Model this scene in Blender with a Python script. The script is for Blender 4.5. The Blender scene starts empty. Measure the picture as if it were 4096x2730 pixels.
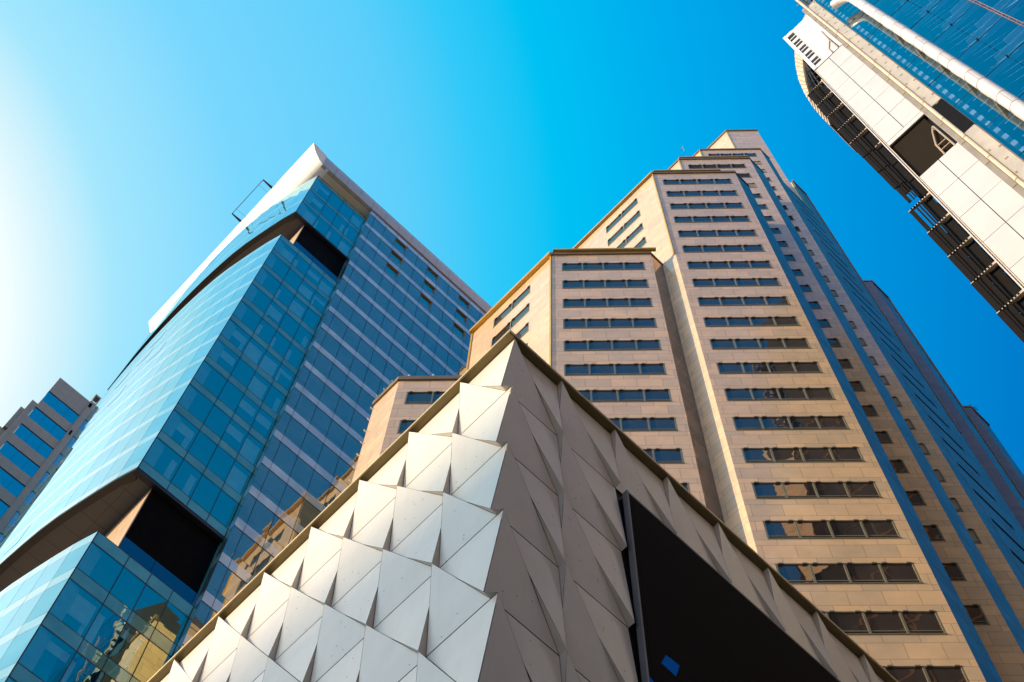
import bpy, math, random
from mathutils import Vector, Matrix
random.seed(7)
sc = bpy.context.scene
C = sc.collection
# ------------------------------------------------------------------ camera
# origin = the photographer's eye; the pavement lies 1.6 m below
cam_d = bpy.data.cameras.new('camera'); cam = bpy.data.objects.new('camera', cam_d); C.objects.link(cam)
cam_d.sensor_width = 36.0; cam_d.lens = 50.0; cam_d.clip_start = 0.05; cam_d.clip_end = 5000
cr = Vector((0.72198, -0.69145, 0.02538)); cu = Vector((-0.65289, -0.66866, 0.35583)); cf = Vector((0.22907, 0.27348, 0.93420))
cam.matrix_world = Matrix(((cr.x, cu.x, -cf.x, 0), (cr.y, cu.y, -cf.y, 0), (cr.z, cu.z, -cf.z, 0), (0, 0, 0, 1)))
sc.camera = cam
# ------------------------------------------------------------------ light
SUN_AZ, SUN_EL = math.radians(144.7), math.radians(13.0)
sd = bpy.data.lights.new('sun', 'SUN'); sd.energy = 5.0; sd.angle = math.radians(0.53); sd.color = (1.0, 0.75, 0.45)
sun = bpy.data.objects.new('sun', sd); C.objects.link(sun)
sdir = Vector((math.cos(SUN_AZ) * math.cos(SUN_EL), math.sin(SUN_AZ) * math.cos(SUN_EL), math.sin(SUN_EL)))
sun.rotation_euler = sdir.to_track_quat('Z', 'Y').to_euler()
sc.view_settings.view_transform = 'Standard'; sc.view_settings.look = 'None'
sc.view_settings.exposure = 0.2; sc.view_settings.gamma = 1.0
sc.cycles.use_denoising = True
sc.cycles.max_bounces = 8; sc.cycles.sample_clamp_indirect = 6.0
sc.render.film_transparent = False

def lin(r, g, b, a=1.0):
    f = lambda c: (c / 255 / 12.92) if c / 255 <= 0.04045 else ((c / 255 + 0.055) / 1.055) ** 2.4
    return (f(r), f(g), f(b), a)

class NT:
    """small node-tree helper"""
    def __init__(self, tree):
        self.t = tree; self.n = tree.nodes; self.l = tree.links
    def node(self, kind, **kw):
        nd = self.n.new(kind)
        for k, v in kw.items(): setattr(nd, k, v)
        return nd
    def put(self, sock, val):
        if hasattr(val, 'is_output') or isinstance(val, bpy.types.NodeSocket): self.l.new(val, sock)
        else: sock.default_value = val
    def math(self, op, a, b=0.0, c=0.0, clamp=False):
        nd = self.node('ShaderNodeMath', operation=op, use_clamp=clamp)
        self.put(nd.inputs[0], a); self.put(nd.inputs[1], b)
        if op in ('MULTIPLY_ADD', 'SMOOTH_MIN', 'COMPARE'): self.put(nd.inputs[2], c)
        return nd.outputs[0]
    def vmath(self, op, a, b=None):
        nd = self.node('ShaderNodeVectorMath', operation=op)
        self.put(nd.inputs[0], a)
        if b is not None: self.put(nd.inputs[1], b)
        return nd.outputs['Value'] if op in ('DOT_PRODUCT', 'LENGTH') else nd.outputs[0]
    def mix(self, fac, a, b):
        nd = self.node('ShaderNodeMix', data_type='RGBA')
        self.put(nd.inputs[0], fac); self.put(nd.inputs[6], a); self.put(nd.inputs[7], b)
        return nd.outputs[2]
    def ramp(self, fac, stops, interp='LINEAR'):
        nd = self.node('ShaderNodeValToRGB'); nd.color_ramp.interpolation = interp
        e = nd.color_ramp.elements
        e[0].position, e[0].color = stops[0]
        e[1].position, e[1].color = stops[-1]
        for p, c in stops[1:-1]:
            x = e.new(p); x.color = c
        self.put(nd.inputs[0], fac); return nd.outputs[0]
    def maprange(self, v, a, b, c=0.0, d=1.0, smooth=False):
        nd = self.node('ShaderNodeMapRange')
        if smooth: nd.interpolation_type = 'SMOOTHSTEP'
        self.put(nd.inputs[0], v)
        for i, x in enumerate((a, b, c, d)): nd.inputs[i + 1].default_value = x
        return nd.outputs[0]
    def noise(self, vec, scale, detail=2.0, rough=0.5):
        nd = self.node('ShaderNodeTexNoise')
        if vec is not None: self.put(nd.inputs['Vector'], vec)
        nd.inputs['Scale'].default_value = scale; nd.inputs['Detail'].default_value = detail; nd.inputs['Roughness'].default_value = rough
        return nd.outputs['Fac']
    def comb(self, x, y, z):
        nd = self.node('ShaderNodeCombineXYZ')
        for i, v in enumerate((x, y, z)): self.put(nd.inputs[i], v)
        return nd.outputs[0]
    def sep(self, v):
        nd = self.node('ShaderNodeSeparateXYZ'); self.put(nd.inputs[0], v); return nd.outputs

# ------------------------------------------------------------------ sky
w = bpy.data.worlds.new('World'); sc.world = w; w.use_nodes = True
W = NT(w.node_tree); W.n.clear()
out = W.node('ShaderNodeOutputWorld')
dirv = W.vmath('NORMALIZE', W.node('ShaderNodeTexCoord').outputs['Generated'])
sky = W.node('ShaderNodeTexSky', sky_type='NISHITA'); sky.sun_disc = False
sky.sun_elevation = SUN_EL; sky.sun_rotation = math.pi / 2 - SUN_AZ
bg1 = W.node('ShaderNodeBackground'); W.l.new(sky.outputs[0], bg1.inputs[0])
cosa = W.vmath('DOT_PRODUCT', dirv, (-0.2037, 0.5813, 0.7878))
ang = W.math('MULTIPLY', W.math('ARCCOSINE', cosa), 180 / math.pi / 90)
S = lambda d: d / 90
aur = W.ramp(ang, [(S(0), (1.6, 1.6, 1.55, 1)), (S(8), (1.3, 1.3, 1.3, 1)), (S(11.9), (.98, 1.05, 1.1, 1)), (S(13.6), lin(222, 248, 255)), (S(16.3), lin(165, 232, 255)),
                   (S(21.5), lin(122, 216, 255)), (S(28), lin(92, 207, 252)), (S(31), lin(50, 202, 250)), (S(34), lin(0, 195, 245)), (S(39), lin(0, 173, 238)),
                   (S(45), lin(0, 150, 224)), (S(52), lin(0, 124, 205)), (S(62), lin(0, 120, 198)), (S(90), lin(0, 116, 188))])
el = W.sep(dirv)[2]
hz = W.maprange(el, 0.62, 0.16, 0.0, 1.0, True)
W.l.new(W.math('MULTIPLY', hz, 0.06), bg1.inputs[1])
sunside = W.maprange(W.vmath('DOT_PRODUCT', dirv, (-0.91, 0.42, 0.0)), 0.1, 0.95, 0.0, 1.0, True)
skyc = W.mix(hz, aur, W.mix(sunside, (0.36, 0.305, 0.23, 1), (1.65, 1.80, 2.02, 1)))
bg2 = W.node('ShaderNodeBackground'); W.l.new(skyc, bg2.inputs[0]); bg2.inputs[1].default_value = 0.86
ad = W.node('ShaderNodeAddShader'); W.l.new(bg1.outputs[0], ad.inputs[0]); W.l.new(bg2.outputs[0], ad.inputs[1])
W.l.new(ad.outputs[0], out.inputs[0])

# ------------------------------------------------------------------ materials
def newmat(name):
    m = bpy.data.materials.new(name); m.use_nodes = True
    N = NT(m.node_tree); N.n.clear()
    o = N.node('ShaderNodeOutputMaterial')
    return m, N, o
def principled(N, o, base, rough, metal=0.0, ior=1.5, spec=0.5):
    p = N.node('ShaderNodeBsdfPrincipled')
    N.put(p.inputs['Base Color'], base); N.put(p.inputs['Roughness'], rough); N.put(p.inputs['Metallic'], metal)
    p.inputs['IOR'].default_value = ior; p.inputs['Specular IOR Level'].default_value = spec
    N.l.new(p.outputs[0], o.inputs[0]); return p
def bump(N, p, h, strength, dist=0.02):
    b = N.node('ShaderNodeBump'); b.inputs['Strength'].default_value = strength; b.inputs['Distance'].default_value = dist
    N.put(b.inputs['Height'], h); N.l.new(b.outputs[0], p.inputs['Normal'])
def simple(name, col, rough=0.5, metal=0.0, var=0.12, scale=1.5, ior=1.5, bmp=0.0):
    m, N, o = newmat(name)
    P = N.node('ShaderNodeNewGeometry').outputs['Position']
    n1 = N.noise(P, scale, 4.0, 0.6)
    f = N.maprange(n1, 0.3, 0.7, 1 - var, 1 + var)
    c = N.vmath('MULTIPLY', (col[0], col[1], col[2]), N.comb(f, f, f))
    r = N.maprange(n1, 0.3, 0.7, rough * 0.85, min(1, rough * 1.15))
    p = principled(N, o, c, r, metal, ior)
    if bmp: bump(N, p, N.noise(P, scale * 6, 3.0), bmp)
    return m
def wall_uv(N):
    g = N.node('ShaderNodeNewGeometry')
    t = N.vmath('NORMALIZE', N.vmath('CROSS_PRODUCT', g.outputs['True Normal'], (0.0, 0.0, 1.0)))
    u = N.vmath('DOT_PRODUCT', g.outputs['Position'], t)
    z = N.sep(g.outputs['Position'])[2]
    return g, u, z
FH = 3.894; ZW = 118.62          # storey height and sill height of the top window row of the stone tower
def stone_mat(name, base, rough=0.2):
    m, N, o = newmat(name)
    g, u, z = wall_uv(N)
    zf = N.math('FLOORED_MODULO', N.math('SUBTRACT', z, ZW - 0.07), FH)
    row = N.math('FLOOR', N.math('DIVIDE', N.math('SUBTRACT', z, ZW - 0.07), FH))
    joint = None
    for zj in (0.0, 0.86, 1.75, 2.26, 3.39, FH):
        d = N.math('LESS_THAN', N.math('ABSOLUTE', N.math('SUBTRACT', zf, zj)), 0.022)
        joint = d if joint is None else N.math('MAXIMUM', joint, d)
    b1 = N.math('GREATER_THAN', zf, 1.75); b2 = N.math('GREATER_THAN', zf, 2.26); b3 = N.math('GREATER_THAN', zf, 3.39); b0 = N.math('GREATER_THAN', zf, 0.86)
    band = N.math('ADD', N.math('ADD', b1, b2), N.math('ADD', b3, b0))
    half = N.math('MULTIPLY', N.math('FLOORED_MODULO', band, 2.0), 0.735)
    uu = N.math('DIVIDE', N.math('ADD', N.math('ADD', u, half), 0.11), 1.47)
    uf = N.math('FRACT', uu); ui = N.math('FLOOR', uu)
    vj = N.math('LESS_THAN', N.math('ABSOLUTE', N.math('SUBTRACT', uf, 0.5)), 0.012)
    joint = N.math('MAXIMUM', joint, vj)
    wn = N.node('ShaderNodeTexWhiteNoise', noise_dimensions='3D')
    N.l.new(N.comb(N.math('ROUND', uu), row, band), wn.inputs['Vector'])
    v = N.maprange(wn.outputs['Value'], 0, 1, 0.88, 1.1)
    veins = N.maprange(N.noise(g.outputs['Position'], 0.9, 5.0, 0.65), 0.3, 0.7, 0.9, 1.08)
    f = N.math('MULTIPLY', v, veins)
    warm = N.mix(wn.outputs['Value'], (base[0], base[1], base[2], 1), (base[0] * 1.03, base[1] * 0.94, base[2] * 0.84, 1))
    c = N.vmath('MULTIPLY', warm, N.comb(f, f, f))
    c = N.mix(N.math('MULTIPLY', joint, 0.42), c, (0.16, 0.11, 0.08, 1))
    p = principled(N, o, c, rough, 0.0, 1.5)
    wob = N.noise(N.comb(N.math('MULTIPLY', u, 1.0), ui, z), 0.7, 2.0)
    bump(N, p, N.math('SUBTRACT', wob, N.math('MULTIPLY', joint, 0.3)), 0.05, 0.1)
    return m
GLM = None
def glass_mat(name, tint, refl, inner=None, wob=0.02, ior=1.5, wscale=0.9, rough=0.01, edge=(1, 1, 1), thru=(.66, .82, .88)):
    """coated glass: tinted mirror that grows to full at grazing angles, rest looks through (or an opaque inner colour)"""
    m, N, o = newmat(name)
    g = N.node('ShaderNodeNewGeometry')
    gl = N.node('ShaderNodeBsdfGlossy'); gl.inputs['Roughness'].default_value = rough
    f0 = ((ior - 1) / (ior + 1)) ** 2
    ca = N.math('ABSOLUTE', N.vmath('DOT_PRODUCT', g.outputs['True Normal'], g.outputs['Incoming']))
    fr_ = N.math('ADD', N.math('MULTIPLY', N.math('POWER', N.math('SUBTRACT', 1.0, ca, clamp=True), 5.0), 1 - f0), f0)
    fac = N.math('ADD', N.math('MULTIPLY', fr_, 1 - refl), refl, clamp=True)
    gl.inputs['Color'].default_value = (*tint, 1)
    gc = N.mix(fr_, (*tint, 1), (*edge, 1)); N.l.new(gc, gl.inputs['Color'])
    if inner is None:
        tr = N.node('ShaderNodeBsdfTransparent'); tr.inputs[0].default_value = (*thru, 1)
    else:
        tr = N.node('ShaderNodeBsdfDiffuse')
        nz = N.maprange(N.noise(g.outputs['Position'], 0.5, 3.0), 0.3, 0.7, 0.75, 1.2)
        N.l.new(N.vmath('MULTIPLY', inner, N.comb(nz, nz, nz)), tr.inputs[0])
    b = N.node('ShaderNodeBump'); b.inputs['Strength'].default_value = 1.0; b.inputs['Distance'].default_value = wob
    N.l.new(N.noise(g.outputs['Position'], wscale, 1.5), b.inputs['Height'])
    N.l.new(b.outputs[0], gl.inputs['Normal'])
    mx = N.node('ShaderNodeMixShader'); N.l.new(fac, mx.inputs[0]); N.l.new(tr.outputs[0], mx.inputs[1]); N.l.new(gl.outputs[0], mx.inputs[2])
    N.l.new(mx.outputs[0], o.inputs[0]); return m

M = {}
M['stone'] = stone_mat('polished_granite', (0.78, 0.565, 0.36))
M['flank'] = glass_mat('mirror_polished_granite', (0.75, 0.66, 0.54), 0.12, (0.18, 0.13, 0.10), 0.08, 1.5, 0.35, 0.08, edge=(.62, .50, .42))
N = NT(M['flank'].node_tree)
g, u, z = wall_uv(N)
jl = N.math('MAXIMUM', N.math('LESS_THAN', N.math('FLOORED_MODULO', z, 1.298), 0.05), N.math('LESS_THAN', N.math('FLOORED_MODULO', u, 0.9), 0.03))
wn = N.node('ShaderNodeTexWhiteNoise', noise_dimensions='2D'); N.l.new(N.comb(N.math('FLOOR', N.math('DIVIDE', z, 1.298)), N.math('FLOOR', N.math('DIVIDE', u, .9)), 0.0), wn.inputs['Vector'])
k_ = N.math('MULTIPLY', N.maprange(wn.outputs[0], 0, 1, .86, 1.08), N.maprange(jl, 0, 1, 1, .45))
for nd in list(N.n):
    if nd.type == 'BSDF_GLOSSY':
        src = nd.inputs['Color'].links[0].from_socket; N.l.new(N.vmath('MULTIPLY', src, N.comb(k_, k_, k_)), nd.inputs['Color'])
M['stone_dark'] = stone_mat('darker_granite', (0.24, 0.145, 0.09))
M['win_frame'] = simple('olive_window_frame', (0.22, 0.20, 0.13), 0.4, 0.2)
M['win_glass'] = glass_mat('office_window_glass', (0.75, 0.56, 0.43), 0.26, (0.05, 0.042, 0.04), 0.010, 1.5, 0.7, edge=(.6, .55, .6))
M['win_black'] = simple('unglazed_dark_opening', (0.012, 0.008, 0.006), 0.8)
M['gold'] = simple('gilt_cable_trunking', (0.62, 0.36, 0.05), 0.35, 0.3)
M['coping'] = simple('bronze_roof_coping', (0.24, 0.16, 0.09), 0.5, 0.2)
M['white_metal'] = simple('cream_metal_cladding', (0.80, 0.72, 0.62), 0.42, 0.0, 0.04)
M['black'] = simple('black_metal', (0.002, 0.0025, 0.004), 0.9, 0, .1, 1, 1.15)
M['dark_rim'] = simple('anthracite_metal', (0.02, 0.024, 0.03), 0.45, 0.3)
M['mullion'] = simple('dark_glazing_bar', (0.015, 0.03, 0.045), 0.4, 0.3)
M['blind'] = simple('pale_window_blind', (0.60, 0.74, 0.78), 0.8)
M['room'] = simple('dim_office_interior', (0.01, 0.15, 0.19), 0.9, 0, 0.3, 0.6)
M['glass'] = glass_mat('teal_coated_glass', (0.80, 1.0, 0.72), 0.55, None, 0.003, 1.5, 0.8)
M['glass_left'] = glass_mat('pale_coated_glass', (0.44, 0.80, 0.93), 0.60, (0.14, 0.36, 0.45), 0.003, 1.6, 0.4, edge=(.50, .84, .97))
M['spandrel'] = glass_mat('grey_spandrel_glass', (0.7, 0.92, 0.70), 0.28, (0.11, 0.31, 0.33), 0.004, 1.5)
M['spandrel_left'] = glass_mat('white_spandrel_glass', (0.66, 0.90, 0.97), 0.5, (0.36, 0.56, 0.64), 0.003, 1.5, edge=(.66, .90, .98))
M['glass_stripe'] = glass_mat('slate_coated_glass', (0.80, 0.82, 0.62), 0.42, (0.10, 0.155, 0.17), 0.004, 1.5, 0.5)
M['stripe'] = glass_mat('silver_spandrel_panel', (0.8, 0.85, 0.9), 0.24, (0.52, 0.70, 0.80), 0.004, 1.4)
M['balustrade'] = glass_mat('clear_balustrade_glass', (0.6, 0.75, 0.8), 0.22, None, 0.003, 1.45)
# ------------------------------------------------------------------ mesh helpers
class MB:
    def __init__(self): self.v = []; self.f = []
    def add(self, vs, fs):
        n = len(self.v); self.v += [tuple(p) for p in vs]; self.f += [tuple(i + n for i in f) for f in fs]; return self
    def quad(self, a, b, c, d): return self.add([a, b, c, d], [(0, 1, 2, 3)])
    def tri(self, a, b, c): return self.add([a, b, c], [(0, 1, 2)])
    def hexa(self, p):      # p: 8 points, bottom loop 0-3, top loop 4-7
        return self.add(p, [(3, 2, 1, 0), (4, 5, 6, 7), (0, 1, 5, 4), (1, 2, 6, 5), (2, 3, 7, 6), (3, 0, 4, 7)])
    def box(self, x0, x1, y0, y1, z0, z1):
        return self.hexa([(x0, y0, z0), (x1, y0, z0), (x1, y1, z0), (x0, y1, z0), (x0, y0, z1), (x1, y0, z1), (x1, y1, z1), (x0, y1, z1)])
    def fbox(self, fr, u0, u1, w0, w1, z0, z1):
        return self.hexa([fr(u0, w1, z0), fr(u1, w1, z0), fr(u1, w0, z0), fr(u0, w0, z0), fr(u0, w1, z1), fr(u1, w1, z1), fr(u1, w0, z1), fr(u0, w0, z1)])
    def fquad(self, fr, u0, u1, z0, z1, w=0.0):
        return self.quad(fr(u0, w, z0), fr(u1, w, z0), fr(u1, w, z1), fr(u0, w, z1))
    def prism(self, poly, z0, z1):
        n = len(poly)
        self.add([(x, y, z0) for x, y in poly] + [(x, y, z1) for x, y in poly],
                 [tuple(range(n - 1, -1, -1)), tuple(range(n, 2 * n))] + [(i, (i + 1) % n, (i + 1) % n + n, i + n) for i in range(n)])
        return self
    def tube(self, pts, r, seg=10, cap=True):
        pts = [Vector(p) for p in pts]; rs = r if isinstance(r, (list, tuple)) else [r] * len(pts)
        rings = []; t0 = (pts[1] - pts[0]).normalized()
        a = t0.orthogonal().normalized()
        for i, p in enumerate(pts):
            t = (pts[min(i + 1, len(pts) - 1)] - pts[max(i - 1, 0)]).normalized()
            a = (a - t * a.dot(t)).normalized(); b = t.cross(a)
            rings.append([p + (a * math.cos(2 * math.pi * k / seg) + b * math.sin(2 * math.pi * k / seg)) * rs[i] for k in range(seg)])
        n = len(self.v)
        for rg in rings: self.v += [tuple(q) for q in rg]
        for i in range(len(pts) - 1):
            for k in range(seg):
                k2 = (k + 1) % seg
                self.f.append((n + i * seg + k, n + i * seg + k2, n + (i + 1) * seg + k2, n + (i + 1) * seg + k))
        if cap:
            self.f.append(tuple(n + k for k in range(seg))[::-1]); m = n + (len(pts) - 1) * seg; self.f.append(tuple(m + k for k in range(seg)))
        return self
    def build(self, name, mat, parent=None, smooth=False):
        me = bpy.data.meshes.new(name); me.from_pydata(self.v, [], self.f); me.update()
        me.materials.append(mat)
        if smooth:
            for p in me.polygons: p.use_smooth = True
            try: me.set_sharp_from_angle(angle=math.radians(35))
            except Exception: pass
        o = bpy.data.objects.new(name, me); C.objects.link(o)
        if parent is not None:
            o.parent = parent; o.matrix_parent_inverse = parent.matrix_world.inverted()
        return o
def thing(name, label, cat, loc=(0, 0, -1.6), group=None):
    o = bpy.data.objects.new(name, None); C.objects.link(o); o.location = loc; o.empty_display_size = 0.5
    o.matrix_world = Matrix.Translation(loc)
    o['label'] = label; o['category'] = cat
    if group: o['group'] = group
    return o
def dup(o, parent, off):
    c = o.copy(); C.objects.link(c); c.parent = parent
    c.matrix_parent_inverse = o.matrix_parent_inverse.copy()
    c.location = Vector(o.location) + Vector(off); return c
R2 = math.sqrt(0.5)
def frameF(n):       # wall facing the street corner: u runs right along the wall
    return lambda u, w, z: ((n - w) * R2 + u * R2, (n - w) * R2 - u * R2, z)
def frameX(x0):      # wall facing -X, u = Y
    return lambda u, w, z: (x0 - w, u, z)
def frameY(y0):      # wall facing -Y, u = X
    return lambda u, w, z: (u, y0 - w, z)

G0 = -1.6
# ------------------------------------------------------------------ ground
def structure(o): o['kind'] = 'structure'; return o
mg, N, o_ = newmat('granite_paving')
P_ = N.node('ShaderNodeNewGeometry').outputs['Position']
br = N.node('ShaderNodeTexBrick'); N.l.new(P_, br.inputs['Vector']); br.inputs['Scale'].default_value = 1.2; br.inputs['Mortar Size'].default_value = 0.01
br.inputs['Color1'].default_value = (.26, .24, .22, 1); br.inputs['Color2'].default_value = (.32, .30, .27, 1); br.inputs['Mortar'].default_value = (.12, .11, .1, 1)
principled(N, o_, br.outputs[0], 0.6)
structure(MB().quad((-900, -900, G0 - .12), (900, -900, G0 - .12), (900, 900, G0 - .12), (-900, 900, G0 - .12)).build('ground', simple('city_ground', (.16, .15, .14), 0.8)))
structure(MB().box(-30, 4.5, -14, 90, G0 - .116, G0).build('pavement', mg))
structure(MB().box(-44, -30, -90, 200, G0 - .118, G0 - .112).build('road', simple('asphalt', (.05, .05, .052), 0.85, 0, .2, 3)))

# ================================================================== STEPPED STONE TOWER
tower = thing('stone_tower', 'stepped beige granite tower with rows of dark strip windows behind the faceted building', 'skyscraper', (30, 16, G0))
TH_ = 0.25
def wall_open(mb, fr, u0, u1, z0, z1, rows, wu0, wu1, h=1.74, th=TH_):
    """stone wall of thickness th with one strip opening per row (rows = sill heights, falling)"""
    top = z1
    for zs in rows:
        if zs + h < top: mb.fbox(fr, u0, u1, -th, 0, zs + h, top)
        if wu0 > u0: mb.fbox(fr, u0, wu0, -th, 0, zs, zs + h)
        if wu1 < u1: mb.fbox(fr, wu1, u1, -th, 0, zs, zs + h)
        top = zs
    mb.fbox(fr, u0, u1, -th, 0, z0, top)
_tmpl = {}
nwin = {'n': 0}
extra_f, extra_g = MB(), MB()
def strip_mesh(fr, u0, u1, zs, lights, fm, gm, h=1.74):
    fm.fbox(fr, u0, u1, -.16, .03, zs, zs + .07); fm.fbox(fr, u0, u1, -.16, -.02, zs + h - .05, zs + h)
    L = (u1 - u0) / lights
    fm.fbox(fr, u0, u0 + .08, -.16, -.005, zs + .07, zs + h - .05); fm.fbox(fr, u1 - .08, u1, -.16, -.005, zs + .07, zs + h - .05)
    for i in range(1, lights): fm.fbox(fr, u0 + i * L - .05, u0 + i * L + .05, -.16, -.005, zs + .07, zs + h - .05)
    for i in range(lights):
        a = u0 + i * L + .08; b = u0 + (i + 1) * L - .05
        fm.fbox(fr, a, b, -.16, -.03, zs + .30, zs + .37)
        t = [random.uniform(-.006, .006) for _ in range(2)]
        gm.quad(fr(a - .02, -.06 + t[0], zs + .07), fr(b + .02, -.06 - t[0], zs + .07), fr(b + .02, -.06 - t[0] + t[1], zs + h - .05), fr(a - .02, -.06 + t[0] + t[1], zs + h - .05))
        fm.fbox(fr, a + .05, a + .26, -.04, .03, zs + h - .05, zs + h + .04); fm.fbox(fr, b - .26, b - .05, -.04, .03, zs + h - .05, zs + h + .03)
def strip_rows(fr, u0, u1, rows, lights, h=1.74, glass='win_glass'):
    first = None
    for zs in rows:
        if nwin['n'] >= 98:
            strip_mesh(fr, u0, u1, zs, lights, extra_f, extra_g, h); continue
        nwin['n'] += 1
        fm, gm = MB(), MB(); strip_mesh(fr, u0, u1, zs, lights, fm, gm, h)
        f = fm.build('window', M['win_frame'], tower)
        gm.build('pane', M[glass] if isinstance(glass, str) else M[glass(zs)], f)
def rows_from(top, bottom):
    r = []; z = top
    while z > bottom: r.append(z); z -= FH
    return r
def coping(mb, fr, u0, u1, z, out=.12, t=.35): mb.fbox(fr, u0 - out * .4, u1 + out * .4, -.1, out, z - t, z + .12)

cop, gold = MB(), MB()
ZR = lambda k: ZW + FH * k
def tier(n, uL, uR, xr, ytop_back, ztop, rows, win=None, xl_len=15, cham_rows=None, yr=10.73, zbot=G0, front_u0=None):
    """one step of the tower: front wall, chamfer facing the sun (left), polished flank (right)"""
    fr = frameF(n); XL, YL = (n + uL) * R2, (n - uL) * R2; XR_, YR_ = (n + uR) * R2, (n - uR) * R2
    mb = MB()
    i = TH_ * 1.0
    core = [(XL + i, YL + i * .414 + .0), (XR_ + i * .414, YR_ + i), (xr, YR_ + i), (xr, ytop_back), (XL + i, ytop_back)]
    mb.prism(core, zbot, ztop - .02)
    if win: wall_open(mb, fr, uL, uR, zbot, ztop, rows, win[0], win[1])
    else: mb.fbox(fr, uL, uR, -TH_, 0, zbot, ztop)
    # right flank
    if xr > XR_ + .05:
        fk = MB(); fk.fbox(frameY(YR_), XR_, xr, -i, 0, zbot, ztop); fk.build('flank_wall', M['flank'], tower)
    # left chamfer
    fx = frameX(XL)
    if cham_rows:
        wall_open(mb, fx, YL, ytop_back, zbot, ztop, cham_rows, YL + 2.2, YL + 6.05)
    else: mb.fbox(fx, YL, ytop_back, -i, 0, zbot, ztop)
    mb.build('wall', M['stone'], tower)
    cop = MB(); coping(cop, fr, uL, uR, ztop); coping(cop, fx, YL, ytop_back, ztop)
    if xr > XR_ + .05: coping(cop, frameY(YR_), XR_, xr, ztop, .06, .2)
    cop.build('roof_coping', M['coping'], tower)
    return fr, fx, XL, YL

# lowest step at far left
rC = rows_from(ZR(-12), 50)
fr, fx, X_, Y_ = tier(31.0, -9.07, -1.92, 21.73, 30.5, 75.6, rC, (-8.45, -2.5), zbot=G0)
strip_rows(fr, -8.45, -2.5, rC, 4)
# second step
rA = rows_from(ZR(-6), 50)
fr, fx, X_, Y_ = tier(31.0, -0.27, 6.885, 28.06, 30.65, 99.2, rA, (.42, 6.30), cham_rows=rA)
strip_rows(fr, .42, 6.30, rA, 4); strip_rows(fx, Y_ + 2.2, Y_ + 6.05, rows_from(ZR(-6), 80), 2)
gold.fbox(fx, Y_ + .02, Y_ + .16, 0, .10, 55, 98.9)
gold.fbox(fr, -.2, 7.3, .05, .3, 99.34, 99.6)
gold.fbox(fx, Y_, 30.65, .0, .30, 98.72, 98.84); gold.fbox(fx, Y_, 30.65, .12, .26, 99.0, 99.36)
gold.fbox(fx, 30.45, 30.6, 0, .09, 60, 98.9)
# third step
r1 = rows_from(ZR(0), 36)
fr, fx, X_, Y_ = tier(31.0, 8.68, 15.82, 34.9, 34.0, 122.7, r1, (9.30, 15.22), cham_rows=rows_from(ZR(0), 100), yr=10.73)
strip_rows(fr, 9.30, 15.22, r1, 4); strip_rows(fx, Y_ + 2.2, Y_ + 6.05, rows_from(ZR(0), 100), 2)
gold.fbox(fx, Y_ + .02, Y_ + .13, 0, .10, 98.8, 122.4)
gold.fbox(fx, Y_, 34, .12, .24, 122.5, 122.85)
gold.fbox(fr, 8.7, 14.6, -.1, .2, 122.85, 123.1)
# fourth step
n2 = 35.48
r2 = rows_from(ZR(6), 55)
fr, fx, X_, Y_ = tier(n2, 13.05, 20.31, 41.6, 38.0, 146.2, r2, (13.68, 19.55), zbot=G0)
strip_rows(fr, 13.68, 19.55, r2, 4, glass=lambda z: 'win_black' if z > ZR(4.5) else ('blind_stone' if z > ZR(3.5) else 'win_glass')) if False else None
M['blind_stone'] = simple('painted_blind_panel', (0.36, 0.28, 0.19), 0.5)
strip_rows(fr, 13.68, 19.55, r2, 4, glass=lambda z: 'win_black' if z > ZR(4.5) else ('blind_stone' if z > ZR(3.5) else 'win_glass'))
gold.fbox(fx, Y_ + .02, Y_ + .13, 0, .10, 120, 145.9)
gold.fbox(fr, 13.0, 20.2, -.1, .2, 146.35, 146.6)
# fifth step
n3 = 39.95
r3 = rows_from(ZR(12), 70)
fr, fx, X_, Y_ = tier(n3, 17.57, 24.76, 47.4, 42.0, 169.2, r3, (18.27, 23.98), zbot=G0)
def g3(z):
    k = round((z - ZW) / FH)
    return 'win_glass' if k == 12 or k in (9, 8, 7) else ('blind_stone' if k in (11, 10) or k < 4 else 'win_black')
strip_rows(fr, 18.27, 23.98, r3, 4, glass=g3)
gold.fbox(fx, Y_ + .02, Y_ + .13, 0, .10, 146, 168.9)
# long polished flank with slanting louvre slots
fl = MB(); fy = frameY(10.73)
slots = [(156.0, 155.6), (151.6, 151.3), (148.0, 147.9), (144.4, 143.8), (140.6, 140.0), (136.4, 135.3), (132.9, 132.2)]
top = 157.5; sl = MB()
zs_ = [155.9 - 3.894 * k for k in range(26)]
for zz in zs_:
    fl.fbox(fy, 47.4, 54.3, -.3, 0, zz, top); fl.fbox(fy, 47.4, 47.9, -.3, 0, zz - .75, zz); fl.fbox(fy, 51.9, 54.3, -.3, 0, zz - .75, zz)
    sl.fquad(fy, 47.9, 51.9, zz - .75, zz, -.28)
    for q in range(2): sl.fbox(fy, 47.9, 51.9, -.25, -.12, zz - .30 - q * .3, zz - .24 - q * .3)
    top = zz - .75
fl.fbox(fy, 47.4, 54.3, -.3, 0, G0, top)
fl.fbox(fy, 51.8, 54.3, -.25, 0, 157.5, 170.4)
fs = MB(); fs.box(47.4, 54.3, 11.03, 42, G0, 157.5)
fs.box(51.8, 54.3, 10.98, 30, 157.5, 170.35); fs.build('wall', M['stone'], tower)
fl.build('flank_wall', M['flank'], tower)
sl.build('louvre', M['dark_rim'], tower)
cop.fbox(fy, 51.78, 54.4, -.1, .08, 170.2, 170.55)
cop.fbox(fy, 54.22, 54.40, -.1, .06, 100, 170.2)
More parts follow.
